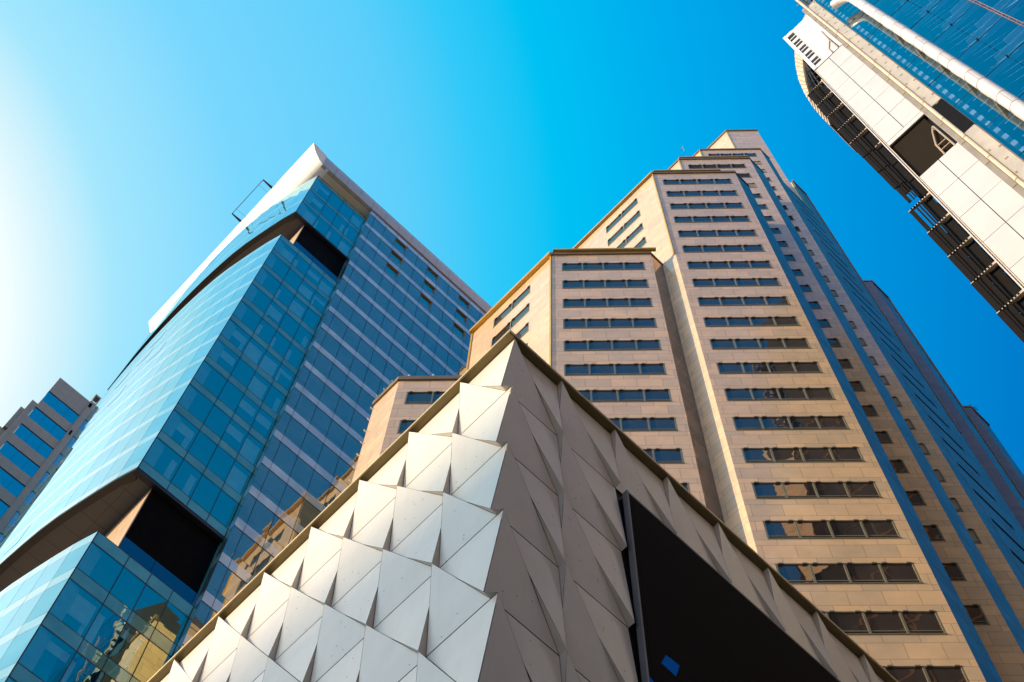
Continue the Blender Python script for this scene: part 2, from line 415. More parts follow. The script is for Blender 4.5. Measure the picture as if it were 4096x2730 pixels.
# penthouse
n4 = 44.45
pm = MB(); fr = frameF(n4)
pm.prism([((n4 + 24.38) * R2, (n4 - 24.38) * R2), ((n4 + 28.7) * R2, (n4 - 28.7) * R2), ((n4 + 36.7) * R2, (n4 - 20.7) * R2), ((n4 + 36.7) * R2, 34), ((n4 + 24.38) * R2, 26)], G0, 199.7)
pm.build('wall', M['stone'], tower)
coping(cop, fr, 24.38, 28.7, 199.75, .15, .5)
X4, Y4 = (n4 + 24.38) * R2, (n4 - 24.38) * R2
coping(cop, frameX(X4), Y4, 26, 199.75, .15, .5)
gold.fbox(frameX(X4), Y4 + .02, Y4 + .14, 0, .1, 175, 199)
# back-right lower steps
n5 = 48.93
r5 = rows_from(ZR(6), 80)
fr5 = frameF(n5)
m5 = MB(); wall_open(m5, fr5, 27.9, 33.75, G0, 145.5, r5, 30.9, 32.3, 1.9)
m5.prism([(54.5, 15.0), (58.6, 11.0), (61.1, 11.0), (61.1, 40), (54.5, 40)], G0, 145.45); MB().fbox(frameY(10.73), 58.47, 61.1, -.27, 0, G0, 145.5).build('flank_wall', M['flank'], tower)
m5.build('wall', M['stone_dark'], tower)  # back steps use a darker base of the tower stone
strip_rows(fr5, 30.9, 32.3, r5, 1, 1.9, 'win_black')
coping(cop, fr5, 27.9, 33.75, 145.5, .05, .2); coping(cop, frameY(10.73), 58.5, 61.2, 145.5, .1, .25); cop.fbox(frameY(10.73), 61.0, 61.2, -.1, .08, 80, 145.3)
n6 = 53.4; fr6 = frameF(n6)
r6 = rows_from(ZR(0) , 80)
m6 = MB(); wall_open(m6, fr6, 32.9, 38.25, G0, 122, r6, 35.5, 37.0, 1.9)
m6.prism([(61.2, 14.6), (65.0, 11.0), (67.3, 11.0), (67.3, 40), (61.2, 40)], G0, 121.95); MB().fbox(frameY(10.73), 64.8, 67.3, -.27, 0, G0, 122).build('flank_wall', M['flank'], tower)
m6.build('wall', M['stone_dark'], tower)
strip_rows(fr6, 35.5, 37.0, r6, 1, 1.9, 'win_black')
coping(cop, fr6, 32.9, 38.25, 122, .05, .2); coping(cop, frameY(10.73), 64.8, 67.4, 122, .1, .3)
if extra_f.v:
    f = extra_f.build('window', M['win_frame'], tower); f['kind'] = 'stuff'; extra_g.build('pane', M['win_black'], f)
cop.build('roof_coping', M['coping'], tower)
gold.build('cable_trunking', M['gold'], tower)
# small floodlights hooked over the edge of the lowest step
for yy, zz in [(28.8, 75.75), (29.5, 75.75), (30.1, 75.7)] + [(30.45, 74.6 - 1.55 * k) for k in range(11)]:
    fl_ = MB()
    fl_.tube([(15.5, yy, zz), (15.42, yy, zz + .06), (15.34, yy, zz + .04), (15.33, yy, zz - .05), (15.38, yy, zz - .1), (15.44, yy, zz - .08)], .022, 6)
    fl_.tube([(15.33, yy, zz - .09), (15.33, yy, zz + .05)], .035, 8)
    fl_.build('floodlight', M['white_metal'], tower)
for tt in (-8.6, -7.2, -4.6):
    q = frameF(31.0); MB().fbox(q, tt, tt + .09, -.05, .1, 75.7, 75.98).build('floodlight', M['white_metal'], tower)

# ================================================================== CORNER BUILDING WITH FOLDED METAL PANELS
corner = thing('faceted_building', 'corner building clad in folded triangular white metal panels with a large black screen', 'building', (10, 12, G0))
m, N, o_ = newmat('folded_white_metal')
g, u_, z_ = wall_uv(N)
st = N.noise(N.comb(N.math('MULTIPLY', u_, 9.0), 0.0, N.math('MULTIPLY', z_, 0.7)), 1.0, 5.0, 0.6)
dirt = N.maprange(st, 0.55, 0.78, 0.0, 0.18)
blot = N.maprange(N.noise(g.outputs['Position'], 1.1, 5.0, 0.6), 0.35, 0.7, 0.96, 1.04)
base = N.mix(dirt, (0.82, 0.775, 0.70, 1), (0.62, 0.58, 0.51, 1))
p = principled(N, o_, N.vmath('MULTIPLY', base, N.comb(blot, blot, blot)), N.maprange(st, .3, .7, .28, .40), 0.06, 1.4)
M['panel'] = m
M['bronze'] = simple('dull_gold_soffit', (0.20, 0.15, 0.065), 0.45, 0.4, .1, 3)
XT, XH, YT, YH = 5.76, 5.89, 6.95, 7.08        # proud tips / recessed hinges of both faces
ZL = [24.0] + [23.97 - 2.19 * j for j in range(1, 12)]
YK = [None] + [8.27 + 1.39 * k for k in range(0, 13)]
XK = [None] + [7.07 + 1.38 * k for k in range(0, 13)]
B3 = lambda p: Vector(p)
gap = 0.012
def shrink(mb, pts):
    c = sum((Vector(p) for p in pts), Vector()) / 3
    q = []
    for p in pts:
        d = c - Vector(p); q.append(Vector(p) + d.normalized() * gap * 1.6)
    mb.tri(*q)
left, right, back = MB(), MB(), MB()
def ret(mb, a, b, c, d):   # return faces between two crossing edges a-b and c-d (same ends in plan): close with two triangles
    mb.quad(a, b, d, c)
for j in range(0, 10):
    z0, z1 = ZL[j], ZL[j + 1]
    for k in range(0, 12):
        # ---- face towards the sun (-X); columns run away from the corner
        tip = lambda kk, zz: Vector((XT, YK[kk], zz)); hin = lambda kk, zz: Vector((XH, YK[kk], zz))
        TLu = tip(k + 1, z0); BL = hin(k + 1, z1)
        TLv = hin(k + 1, z0)
        if k == 0:
            BRu = Vector((XH, YH, z1)); TRv = Vector((XH, YT, z0)); BRv = Vector((XT, YH, z1))
        else:
            BRu = hin(k, z1); TRv = hin(k, z0); BRv = tip(k, z1)
        shrink(left, (TLu, BRu, BL)); shrink(left, (TLv, TRv, BRv))
        md = ((TLu + BRu) / 2 + (TLv + BRv) / 2) / 2
        back.tri(TLu, TLv, (TLu + BRu) / 2); back.tri(BRv, BRu, md)                      # fold return along the diagonal
        if k > 0:
            mv = (tip(k, z0) + hin(k, z1)) / 2; back.tri(tip(k, z0), hin(k, z0), mv); back.tri(mv, tip(k, z1), hin(k, z1))
    for k in range(0, 12):
        # ---- face in shade (-Y)
        tip = lambda kk, zz: Vector((XK[kk], YT, zz)); hin = lambda kk, zz: Vector((XK[kk], YH, zz))
        if k >= 2 and j >= 1: continue
        if k == 0:
            TLu = Vector((XH, YT, z0)); BL = Vector((XT, YH, z1)); TLv = Vector((XH + .06, YH, z0))
        else:
            TLu = tip(k, z0); BL = hin(k, z1); TLv = hin(k, z0)
        BRu = hin(k + 1, z1); TRv = hin(k + 1, z0); BRv = tip(k + 1, z1)
        shrink(right, (TLu, BL, BRu)); shrink(right, (TLv, BRv, TRv))
        md = ((TLu + BRu) / 2 + (TLv + BRv) / 2) / 2
        back.tri(TLu, TLv, (TLu + BRu) / 2); back.tri(BRv, BRu, md)
        if k > 0:
            mv = (tip(k, z0) + hin(k, z1)) / 2; back.tri(tip(k, z0), hin(k, z0), mv); back.tri(mv, tip(k, z1), hin(k, z1))
    # small closing facets on the arris
    if j > 0:
        back.tri((XH, YT, z0), (XT, YH, z0), (XH, YH, z0))
        back.tri((XH, YH, z0), (XH, YT, z0), (XH + .06, YH, z0))
left.build('metal_cladding', M['panel'], corner); right.build('metal_cladding', M['panel'], corner)
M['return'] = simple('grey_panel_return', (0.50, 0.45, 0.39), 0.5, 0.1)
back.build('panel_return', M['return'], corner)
cb = MB(); cb.box(6.0, 24, 7.2, 26, G0, 23.96)
cb.box(5.93, 6.0, 7.12, 26, 0, 23.96); cb.box(5.93, 24, 7.12, 7.2, 0, 23.96); cb.build('wall', simple('dark_joint_backing', (.02, .018, .015), 0.8), corner)
cp = MB()
cp.box(XT - .01, 5.95, YT - .01, 26, 24.01, 24.08); cp.box(5.95, 24, YT - .01, 7.2, 24.01, 24.08); cp.box(5.95, 24, 7.2, 26, 23.97, 24.05)
cp.build('roof_coping', M['bronze'], corner)
ce = MB(); ce.box(XT - .035, XT - .012, YT - .035, 26, 24.04, 24.10); ce.box(XT - .012, 24, YT - .035, YT - .012, 24.04, 24.10)
ce.build('roof_edge_trim', simple('pale_edge_trim', (.75, .58, .30), .4, .3), corner)
# rivets
rv = MB()
for side, tris in (('L', left), ('R', right)):
    for fi in range(0, len(tris.f)):
        if random.random() < .45:
            a, b, c = [Vector(tris.v[i]) for i in tris.f[fi]]
            nrm = (b - a).cross(c - a).normalized()
            outw = Vector((-1, 0, 0)) if side == 'L' else Vector((0, -1, 0))
            if nrm.dot(outw) < 0: nrm = -nrm
            t1 = (b - a).normalized(); t2 = nrm.cross(t1)
            for _ in range(random.randint(2, 6)):
                r1_, r2_ = random.uniform(.08, .9), random.uniform(.08, .9)
                if r1_ + r2_ > .92: r1_, r2_ = 1 - r1_, 1 - r2_
                q = a + (b - a) * r1_ + (c - a) * r2_ + nrm * .004; s = .009
                rv.quad(q - t1 * s - t2 * s, q + t1 * s - t2 * s, q + t1 * s + t2 * s, q - t1 * s + t2 * s)
rv.build('rivet', simple('dark_rivet', (.03, .025, .02), .6), corner)
# LED screen
m, N, o_ = newmat('led_screen_face')
P_ = N.sep(N.node('ShaderNodeNewGeometry').outputs['Position'])
rib = N.math('FLOORED_MODULO', P_[0], 0.035); ribm = N.math('LESS_THAN', rib, 0.012)
cab = N.math('LESS_THAN', N.math('FLOORED_MODULO', P_[0], 0.96), 0.012); cabz = N.math('LESS_THAN', N.math('FLOORED_MODULO', P_[2], 0.96), 0.008)
c = N.mix(ribm, (.006, .0048, .0036, 1), (.019, .0145, .010, 1)); c = N.mix(N.math('MAXIMUM', cab, cabz), c, (.004, .003, .003, 1))
principled(N, o_, c, 0.8, 0.0, 1.12)
scr = MB().box(8.56, 24, 6.90, 7.02, 2, 21.50).build('led_screen', m, corner)
sf = MB(); sf.box(8.525, 8.56, 6.893, 7.0, 2, 21.56); sf.box(8.56, 24, 6.90, 7.12, 21.50, 21.56)
sf.build('frame', simple('brushed_screen_frame', (.16, .16, .165), .45, .2), scr)
m, N, o_ = newmat('lit_led_patch')
P_ = N.sep(N.node('ShaderNodeNewGeometry').outputs['Position'])
dx = N.math('FLOORED_MODULO', P_[0], 0.02); dz = N.math('FLOORED_MODULO', P_[2], 0.02)
on = N.math('MULTIPLY', N.math('LESS_THAN', dx, .014), N.math('LESS_THAN', dz, .014))
e = N.node('ShaderNodeEmission'); N.l.new(N.mix(on, (.0, .01, .05, 1), (.01, .16, .72, 1)), e.inputs[0])
e.inputs[1].default_value = N_ = 0.32
N.l.new(e.outputs[0], o_.inputs[0])
MB().quad((8.86, 6.895, 16.76), (8.99, 6.895, 17.10), (9.27, 6.895, 17.13), (9.15, 6.895, 16.74)).build('lit_pixels', m, scr)
MB().quad((8.57, 6.895, 16.15), (8.57, 6.895, 15.7), (8.84, 6.895, 15.7), (8.70, 6.895, 16.05)).build('lit_pixels', m, scr)

# ================================================================== BLUE GLASS TOWER
blue = thing('glass_tower', 'blue glass tower with stacked glazed blocks, dark recesses and a swept white roof', 'skyscraper', (16, 50, G0))
CV = [(7.65, 40.64), (7.22, 42.1), (6.90, 43.5), (6.60, 44.9), (6.34, 46.2), (6.13, 47.6), (5.97, 49.2), (5.84, 50.9), (5.75, 52.7), (5.70, 55), (5.70, 57.3), (5.76, 59.6), (5.86, 61.8), (6.02, 63.9), (6.2, 66.3)]
def resample(pts, step):
    P = [Vector((x, y)) for x, y in pts]; L = [0]
    for a, b in zip(P, P[1:]): L.append(L[-1] + (b - a).length)
    n = round(L[-1] / step); res = []
    for i in range(n + 1):
        d = L[-1] * i / n
        for k in range(len(P) - 1):
            if d <= L[k + 1] + 1e-6:
                f = (d - L[k]) / (L[k + 1] - L[k]); res.append(P[k].lerp(P[k + 1], f)); break
    return res
cur = resample(CV, 1.46)
YG = 40.64; XB0, XB1 = 7.66, 13.92
def inset_curve(d):
    q = []
    for i, p in enumerate(cur):
        a = cur[max(i - 1, 0)]; b = cur[min(i + 1, len(cur) - 1)]
        t = (b - a).normalized(); nrm = Vector((t.y, -t.x))      # points to +X side
        q.append((p.x + nrm.x * d, p.y + nrm.y * d))
    return q
def block(z0, z1, spans, bands, toprail=None):
    """spans: glazed floors (z0,z1); bands: opaque spandrels"""
    # structure behind the glass
    ins = inset_curve(.9); ins = [(x, y) for x, y in ins if y > 41.6]
    core = [(ins[0][0], 41.5), (13.9, 41.5), (13.9, 66), (9, 66)] + [(x, y) for x, y in reversed(ins) if y < 66]
    cr_ = MB(); cr_.prism([core[0], core[1], core[2], core[3]] + core[4:], z0 + .35, z1 - .3)
    for a, b in bands:
        cr_.box(XB0 + .15, XB1 - .1, YG + .12, 41.5, a + .1, b - .1)
    cr_.build('interior', M['room'], blue)
    xs = [XB0, 9.70, 11.13, 12.55, XB1]
    for a, b in spans:
        for i in range(4):
            t = [random.uniform(-.008, .008) for _ in range(3)]
            wq = MB().quad((xs[i] + .03, YG + t[0], a + .03), (xs[i + 1] - .03, YG - t[0] + t[2], a + .03), (xs[i + 1] - .03, YG + t[1], b - .03), (xs[i] + .03, YG - t[1] + t[2], b - .03))
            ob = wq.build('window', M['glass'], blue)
            bl = MB(); X0, X1 = xs[i] + .1, xs[i + 1] - .1; H = b - a
            r = random.random()
            if r < .42:
                bl.box(X0, X1, YG + .3, YG + .33, b - H * random.choice((.25, .4, .6, .85)), b - .1)
            if random.random() < .5 or i == 0:
                wv = random.uniform(.22, .42); s_ = X0 + random.choice((0.0, .02, (X1 - X0 - wv)))
                bl.box(s_, s_ + wv, YG + .4, YG + .46, a + .1, b - .15)
            if random.random() < .35:
                q = random.uniform(X0, X1 - .5); bl.box(q, q + .45, YG + .55, YG + .6, a + .05, a + random.uniform(.2, .8))
            if bl.v: bl.build('blind', M['blind'], ob)
    for a, b in bands:
        sp = MB()
        for i in range(4): sp.fquad(frameY(YG), xs[i] + .025, xs[i + 1] - .025, a + .02, b - .02, -.01 * random.random())
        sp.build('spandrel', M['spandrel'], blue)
    ml = MB()
    for x in xs[1:4]: ml.fbox(frameY(YG), x - .02, x + .02, -.06, .012, z0, z1)
    for a, b in bands: ml.fbox(frameY(YG), XB0, XB1, -.06, .010, a - .05, a + .02); ml.fbox(frameY(YG), XB0, XB1, -.05, .006, b - .015, b + .015)
    ml.box(XB0 - .02, XB0 + .04, YG - .02, YG + .05, z0, z1)
    ml.build('mullion', M['mullion'], blue)
    # curved flank
    lg, ls, lm = MB(), MB(), MB()
    def pane(mb, a, b, z_0, z_1, off):
        d = (b - a).normalized(); n_ = Vector((-d.y, d.x)); g_ = .012
        A = a + d * g_ + n_ * off; B_ = b - d * g_ + n_ * off; s1, s2 = random.uniform(-.0018, .0018), random.uniform(-.0018, .0018)
        mb.quad((A.x + n_.x * s1, A.y + n_.y * s1, z_0 + g_), (A.x - n_.x * s1, A.y - n_.y * s1, z_1 - g_), (B_.x + n_.x * s2, B_.y + n_.y * s2, z_1 - g_), (B_.x - n_.x * s2, B_.y - n_.y * s2, z_0 + g_))
    for i in range(len(cur) - 1):
        for a, b in spans:
            if random.random() < .16:
                mid = a + (b - a) * random.choice((.33, .5)); pane(lg, cur[i], cur[i + 1], a, mid, 0); pane(lg, cur[i], cur[i + 1], mid, b, random.choice((0, .012)))
            else: pane(lg, cur[i], cur[i + 1], a, b, 0)
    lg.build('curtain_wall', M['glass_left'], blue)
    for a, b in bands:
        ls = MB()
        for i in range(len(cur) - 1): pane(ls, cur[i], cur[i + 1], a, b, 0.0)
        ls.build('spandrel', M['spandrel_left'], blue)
    lb = MB(); c1 = inset_curve(.04); c2 = inset_curve(.85)
    for i in range(len(cur) - 1):
        lb.hexa([(*c1[i], z0), (*c2[i], z0), (*c2[i + 1], z0), (*c1[i + 1], z0), (*c1[i], z1), (*c2[i], z1), (*c2[i + 1], z1), (*c1[i + 1], z1)])
    lb.build('glazing_backing', simple('blue_grey_backing', (.30, .46, .54), .6), blue)
# lower block
fl_h = 4.05
low_b = [(62.72, 63.35)] + [(58.73 - fl_h * k, 59.77 - fl_h * k) for k in range(14)]
low_s = []; prev = 62.72
for a, b in low_b[1:]: low_s.append((b, prev)); prev = a
low_b[0] = (62.3, 63.35); low_s[0] = (59.77, 62.3)
block(2.0, 63.35, low_s[:5], low_b[:6])
mid_b = [(114.9, 116.0)] + [(111.08 - 4.03 * k, 112.04 - 4.03 * k) for k in range(11)]
mid_s = []; prev = 114.9
for a, b in mid_b[1:]: mid_s.append((b, prev)); prev = a
block(70.75, 116.0, mid_s, mid_b)
up_b = [(135.4, 136.4), (131.12, 131.8), (126.75, 127.5)]
up_s = [(131.8, 135.4), (127.5, 131.12), (123.3, 126.75)]
block(123.25, 136.4, up_s, up_b)
# recessed floors: soffit, dark rim, set-back walls, balustrades
M['soffit'] = None
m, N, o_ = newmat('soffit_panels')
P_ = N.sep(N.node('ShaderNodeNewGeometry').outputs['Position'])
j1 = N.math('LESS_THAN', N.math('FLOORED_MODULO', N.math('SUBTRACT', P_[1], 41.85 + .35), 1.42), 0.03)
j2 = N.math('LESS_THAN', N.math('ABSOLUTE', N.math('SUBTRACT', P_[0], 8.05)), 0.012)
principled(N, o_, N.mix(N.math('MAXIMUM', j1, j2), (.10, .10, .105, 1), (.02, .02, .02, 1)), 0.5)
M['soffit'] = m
m, N, o_ = newmat('timber_look_cladding')
P_ = N.sep(N.node('ShaderNodeNewGeometry').outputs['Position'])
wd = N.noise(N.comb(N.math('MULTIPLY', P_[1], 9.0), 0.0, N.math('MULTIPLY', P_[2], .5)), 1.0, 3.0)
principled(N, o_, N.mix(N.maprange(wd, .35, .65), (.62, .45, .30, 1), (.42, .29, .18, 1)), .5)
M['timber'] = m
for z, ztop_, zlow in ((70.75, 71.1, 63.35), (123.25, 123.6, 116.0)):
    so, rim, bw, lw_, bal = MB(), MB(), MB(), MB(), MB()
    ins = inset_curve(.32)
    poly = [(9.0, 41.0)] + [(ins[1][0] - .0 + .05, 41.0)] + [p for p in ins if p[1] > 41.2] + [(9.0, 66)]
    so.add([(x, y, z - .01) for x, y in poly], [tuple(range(len(poly)))])
    rr = inset_curve(.45)
    for i in range(len(cur) - 1):
        a, b = cur[i], cur[i + 1]
        rim.hexa([(a.x - .02, a.y, z - .30), (rr[i][0], rr[i][1] + (.5 if i == 0 else 0), z - .22), (rr[i + 1][0], rr[i + 1][1], z - .22), (b.x - .02, b.y, z - .30), (a.x - .02, a.y, z - .005), (rr[i][0], rr[i][1] + (.5 if i == 0 else 0), z - .005), (rr[i + 1][0], rr[i + 1][1], z - .005), (b.x - .02, b.y, z - .005)])
    rim.box(XB0 - .02, XB1, YG - .0, YG + .35, z - .28, z - .006)
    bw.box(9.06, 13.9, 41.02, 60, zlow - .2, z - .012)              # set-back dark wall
    lw_.box(9.0, 9.06, 41.04, 60, zlow - .2, z - .012)              # its flank catches the sun
    bal.fquad(frameY(YG), 9.0, 11.0, zlow, zlow + 1.15, 0); bal.fquad(frameY(YG), 11.03, 13.9, zlow, zlow + 1.15, 0)
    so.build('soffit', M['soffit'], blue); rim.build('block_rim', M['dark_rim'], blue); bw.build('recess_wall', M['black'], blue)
    lw_.build('recess_wall', M['timber'], blue); bal.build('balustrade', M['balustrade'], blue)
# terrace roofs
for z in (63.1, 115.7, 136.1):
    tr = MB()
    poly = [(13.9, 40.8)] + [p for p in inset_curve(.1)] + [(13.9, 66)]
    tr.add([(x, y, z) for x, y in poly], [tuple(range(len(poly)))])
    tr.build('terrace', simple('terrace_slab', (.2, .2, .2), .8), blue)
# striped facade
YS, XS0, XS1 = 40.0, 13.93, 36.0
sg, ss, sm = MB(), MB(), MB()
mod = 1.44; xs = [XS0] + [x for x in [14.60 + mod * k for k in range(15)]]
zst = [136.45 - 4.066 * k for k in range(24)]
openw = set()
for c0 in (17.48, 21.80, 26.12):
    for k in range(3): openw.add((round(c0, 1), k))
prevtop = 137.45
wins = []
for k, zl in enumerate(zst):
    ss = MB()
    for i in range(len(xs) - 1):
        a, b = xs[i] + .012, xs[i + 1] - .012
        s_ = random.uniform(-.005, .005)
        if zl + 1.0 < 137.9: ss.quad((a, YS + s_, zl + .02), (b, YS - s_, zl + .02), (b, YS - s_, min(zl + .98, 137.4)), (a, YS + s_, min(zl + .98, 137.4)))
        nz = zl - 4.066 + 1.0
        key = (round(xs[i], 1), k)
        if any(abs(xs[i] - c0) < .3 and k == kk for c0 in (17.48, 21.80, 26.12) for kk in (0, 1, 2)):
            wins.append((a, b, zl, nz)); lo, hi = nz, zl - 2.0
            sg.quad((a, YS, nz), (b, YS, nz), (b, YS, zl - 2.0), (a, YS, zl - 2.0)); continue
        s2 = random.uniform(-.006, .006)
        sg.quad((a, YS + .02 + s_, nz), (b, YS + .02 - s_, nz), (b, YS + .02 - s_ + s2, nz + .6), (a, YS + .02 + s_ + s2, nz + .6))
        sg.quad((a, YS + .02 + s2, nz + .62), (b, YS + .02 - s2, nz + .62), (b, YS + .02 - s2, zl), (a, YS + .02 + s2, zl))
    ss.build('spandrel', M['stripe'], blue)
    sm.box(XS0, XS1, YS - .004, YS + .03, zl - .02, zl + .0)
for x in xs[1:]: sm.box(x - .013, x + .013, YS - .008, YS + .03, 36, 137.4)
# return of the striped wall beside the glazed block (faces the light)
rs, rg = MB(), MB()
for k, zl in enumerate(zst):
    if zl + 1 < 137.9: rs = MB(); rs.quad((XS0, YG + .02, zl), (XS0, YS + .0, zl), (XS0, YS + .0, zl + 1.0), (XS0, YG + .02, zl + 1.0)); rs.build('spandrel', M['spandrel_left'], blue)
    rg.quad((XS0, YG + .02, zl - 3.066), (XS0, YS, zl - 3.066), (XS0, YS, zl), (XS0, YG + .02, zl))
sg.build('curtain_wall', M['glass_stripe'], blue); sm.build('mullion', M['mullion'], blue)
rg.build('curtain_wall', M['glass_stripe'], blue)
for a, b, zl, nz in wins:
    f = MB(); f.box(a, b, YS - .01, YS + .35, zl - .08, zl - .0); f.box(b - .05, b, YS - .01, YS + .35, zl - 2.0, zl - .08); f.box(a, a + .03, YS, YS + .35, zl - 2.0, zl - .08)
    fo = f.build('window', M['coping'], blue)
    MB().quad((a + .03, YS + .22, zl - 2.0), (b - .05, YS + .22, zl - 2.0), (b - .05, YS + .16, zl - .08), (a + .03, YS + .16, zl - .08)).build('pane', M['glass'], fo)
body = MB(); body.box(XS0 + .03, XS1, YS + .4, 66, G0, 139.5); body.box(XS0 + .03, XS1, YS + .05, YS + .4, G0, 130.2 - 4.066)
body.build('wall', M['room'], blue)
# fascia and swept roof
fa = MB(); fx_ = [7.33, 8.88, 10.41, 12.13, 13.84, 15.6, 17.34, 19.12] + [19.12 + 1.75 * k for k in range(1, 10)]
for a, b in zip(fx_, fx_[1:]):
    fa.hexa([(a + .015, 39.93, 137.95), (b - .015, 39.93, 137.95), (b - .015, 40.3, 137.95), (a + .015, 40.3, 137.95), (a + .015, 39.86, 139.5), (b - .015, 39.86, 139.5), (b - .015, 40.3, 139.5), (a + .015, 40.3, 139.5)])
    fa.hexa([(a + .015, 39.86, 139.53), (b - .015, 39.86, 139.53), (b - .015, 40.3, 139.53), (a + .015, 40.3, 139.53), (a + .015, 40.02, 141.1), (b - .015, 40.02, 141.1), (b - .015, 40.3, 141.1), (a + .015, 40.3, 141.1)])
fa.build('fascia', simple('silver_fascia', (.50, .50, .52), .4, .2, .06), blue)
gp = MB(); gp.box(13.95, XS1, 40.02, 40.3, 137.42, 138.0); gp.box(7.45, XS1, 40.12, 40.4, 138.0, 140.8); gp.build('fascia_gap', simple('brown_shadow_gap', (.16, .12, .10), .6), blue)
m, N, o_ = newmat('swept_roof_cladding')
P_ = N.sep(N.node('ShaderNodeNewGeometry').outputs['Position'])
jj = N.math('LESS_THAN', N.math('FLOORED_MODULO', N.math('ADD', P_[1], 0.3), 1.9), 0.03)
jz = N.math('LESS_THAN', N.math('ABSOLUTE', N.math('SUBTRACT', P_[2], 141.0)), 0.02)
jx = N.math('MULTIPLY', N.math('LESS_THAN', P_[2], 138.1), N.math('LESS_THAN', N.math('FLOORED_MODULO', P_[0], 1.75), 0.03))
pp = N.math('MAXIMUM', N.math('MAXIMUM', jj, jx), jz)
principled(N, o_, N.mix(pp, (.84, .84, .83, 1), (.42, .40, .38, 1)), .45)
prof = [(5.42, 141.55), (5.40, 141.3), (5.50, 141.0), (5.85, 140.2), (6.35, 139.2), (6.85, 138.4), (7.4, 138.0), (8.2, 137.92)]
rf = MB(); ys = [40.0] + [41.3 + 1.9 * k for k in range(14)] + [66.8]; ys = [y for y in ys if y <= 66.8]
n0 = len(prof)
for yi, y in enumerate(ys):
    for i, (x, z) in enumerate(prof):
        yy = y
        if yi == 0: yy = 39.98 - (0.10 if i < 3 else 0)
        rf.v.append((x, yy, z))
for yi in range(len(ys) - 1):
    for i in range(n0 - 1): a = yi * n0 + i; rf.f.append((a, a + n0, a + n0 + 1, a + 1))
# front closing of the sweep (triangular wedge below the fascia line)
rf.add([(5.42, 39.9, 141.55), (7.33, 39.95, 141.1), (7.33, 39.93, 137.95), (6.85, 39.98, 138.4), (6.35, 39.98, 139.2), (5.85, 39.98, 140.2), (5.5, 39.9, 141.0)], [(0, 1, 2, 3, 4, 5, 6)])
rf.add([(x, 66.8, z) for x, z in prof] + [(8.2, 66.8, 141.55)], [tuple(range(n0 + 1))])
rf.build('roof', m, blue, True)
r2_ = MB(); r2_.box(8.2, 14.2, 40.35, 66.8, 137.93, 141.05); r2_.box(14.2, XS1, 40.35, 66.8, 139.5, 141.05); r2_.quad((5.42, 40, 141.54), (8.2, 40.1, 141.0), (8.2, 66.8, 141.0), (5.42, 66.8, 141.54)); r2_.build('roof', M['white_metal'], blue)
# cantilevered frame over the roof edge
fm = MB()
for y in (46.5, 51.5):
    fm.hexa([(4.2, y - .05, 141.5), (5.6, y - .10, 141.35), (5.6, y + .10, 141.35), (4.2, y + .05, 141.5), (4.2, y - .05, 141.62), (5.6, y - .1, 141.7), (5.6, y + .1, 141.7), (4.2, y + .05, 141.62)])
fm.tube([(4.2, 46.45, 141.56), (4.2, 51.55, 141.56)], .035, 6)
for y in (47.2, 50.8): fm.tube([(4.2, y, 141.56), (5.6, y, 141.56)], .012, 5)
fm.build('cantilever_frame', simple('dark_red_steel', (.07, .035, .03), .5, .3), blue)

# ================================================================== GREY OFFICE BLOCK AT FAR LEFT
QG = 90 / 74
GBG = glass_mat('bright_blue_glass', (.5, .92, .80), .75, (.01, .12, .16), .001, edge=(.5, .9, .8))
grey = thing('grey_office_block', 'small grey stone block with bright blue window bands at the far left edge', 'building', (4, 80, G0))
gb, gg, gs = MB(), MB(), MB()
fy = lambda u, w, z: (u * QG, 90 - w, z * QG)
gx0, gx1 = 2.40, 6.25
top = 133.0; z = 129.55
while z > 95:
    gb.fbox(fy, gx0, gx1, -.5, 0, z, top); gs.fbox(fy, gx0, gx1, -.45, -.04, z - .16, z - .001)  # dark strip draws the shade below each window head
    gg = MB()
    for a, b in ((2.42, 3.72), (3.74, 5.02), (5.04, 6.23)): gg.fquad(fy, a, b, z - 2.3, z - .16, -.05 + random.uniform(-.003, .003))
    gg.build('window', GBG, grey)
    top = z - 2.3; z -= 3.93
gb.fbox(fy, gx0, gx1, -.5, 0, G0, top)
gb.fbox(fy, 6.25, 6.92, -.6, .25, G0, 133.0); gb.fbox(fy, 6.28, 6.36, -.6, .25, 133.0, 134.4); gb.fbox(fy, 6.84, 6.92, -.6, .25, 133.0, 134.4); gb.fbox(fy, 6.25, 6.92, -.6, .25, 134.4, 134.7)
gb.fbox(fy, 1.75, 2.40, -.6, -.05, G0, 126.3); gb.fbox(fy, .9, 1.75, -1.5, -.8, G0, 120); gb.fbox(fy, 1.35, 1.75, -.8, -.4, 120, 124.5)
gb.box(2.6 * QG, 17, 90.62, 110, G0, 132.5 * QG)
top = 132.0; z = 129.0
while z > 90:
    gb.fbox(fy, 6.92, 12, -.5, -.1, z, top)
    gg = MB()
    for q in range(3): gg.fquad(fy, 6.95 + q * 1.4, 8.3 + q * 1.4, z - 2.3, z, -.35)
    gg.build('window', GBG, grey)
    top = z - 2.3; z -= 3.93
m, N, o_ = newmat('grey_granite_panels')
g, u_, z_ = wall_uv(N)
a = N.math('LESS_THAN', N.math('FLOORED_MODULO', u_, 1.28), .02); b = N.math('LESS_THAN', N.math('FLOORED_MODULO', z_, .43), .015)
nz = N.noise(N.comb(N.math('MULTIPLY', u_, .6), 0.0, N.math('MULTIPLY', z_, 3.0)), 1.0, 4.0)
principled(N, o_, N.mix(N.math('MAXIMUM', a, N.math('MULTIPLY', b, .5)), N.mix(N.maprange(nz, .3, .7), (.31, .295, .27, 1), (.37, .355, .33, 1)), (.14, .13, .13, 1)), .5)
gb.build('wall', m, grey)
gs.build('head_shade_strip', M['dark_rim'], grey)
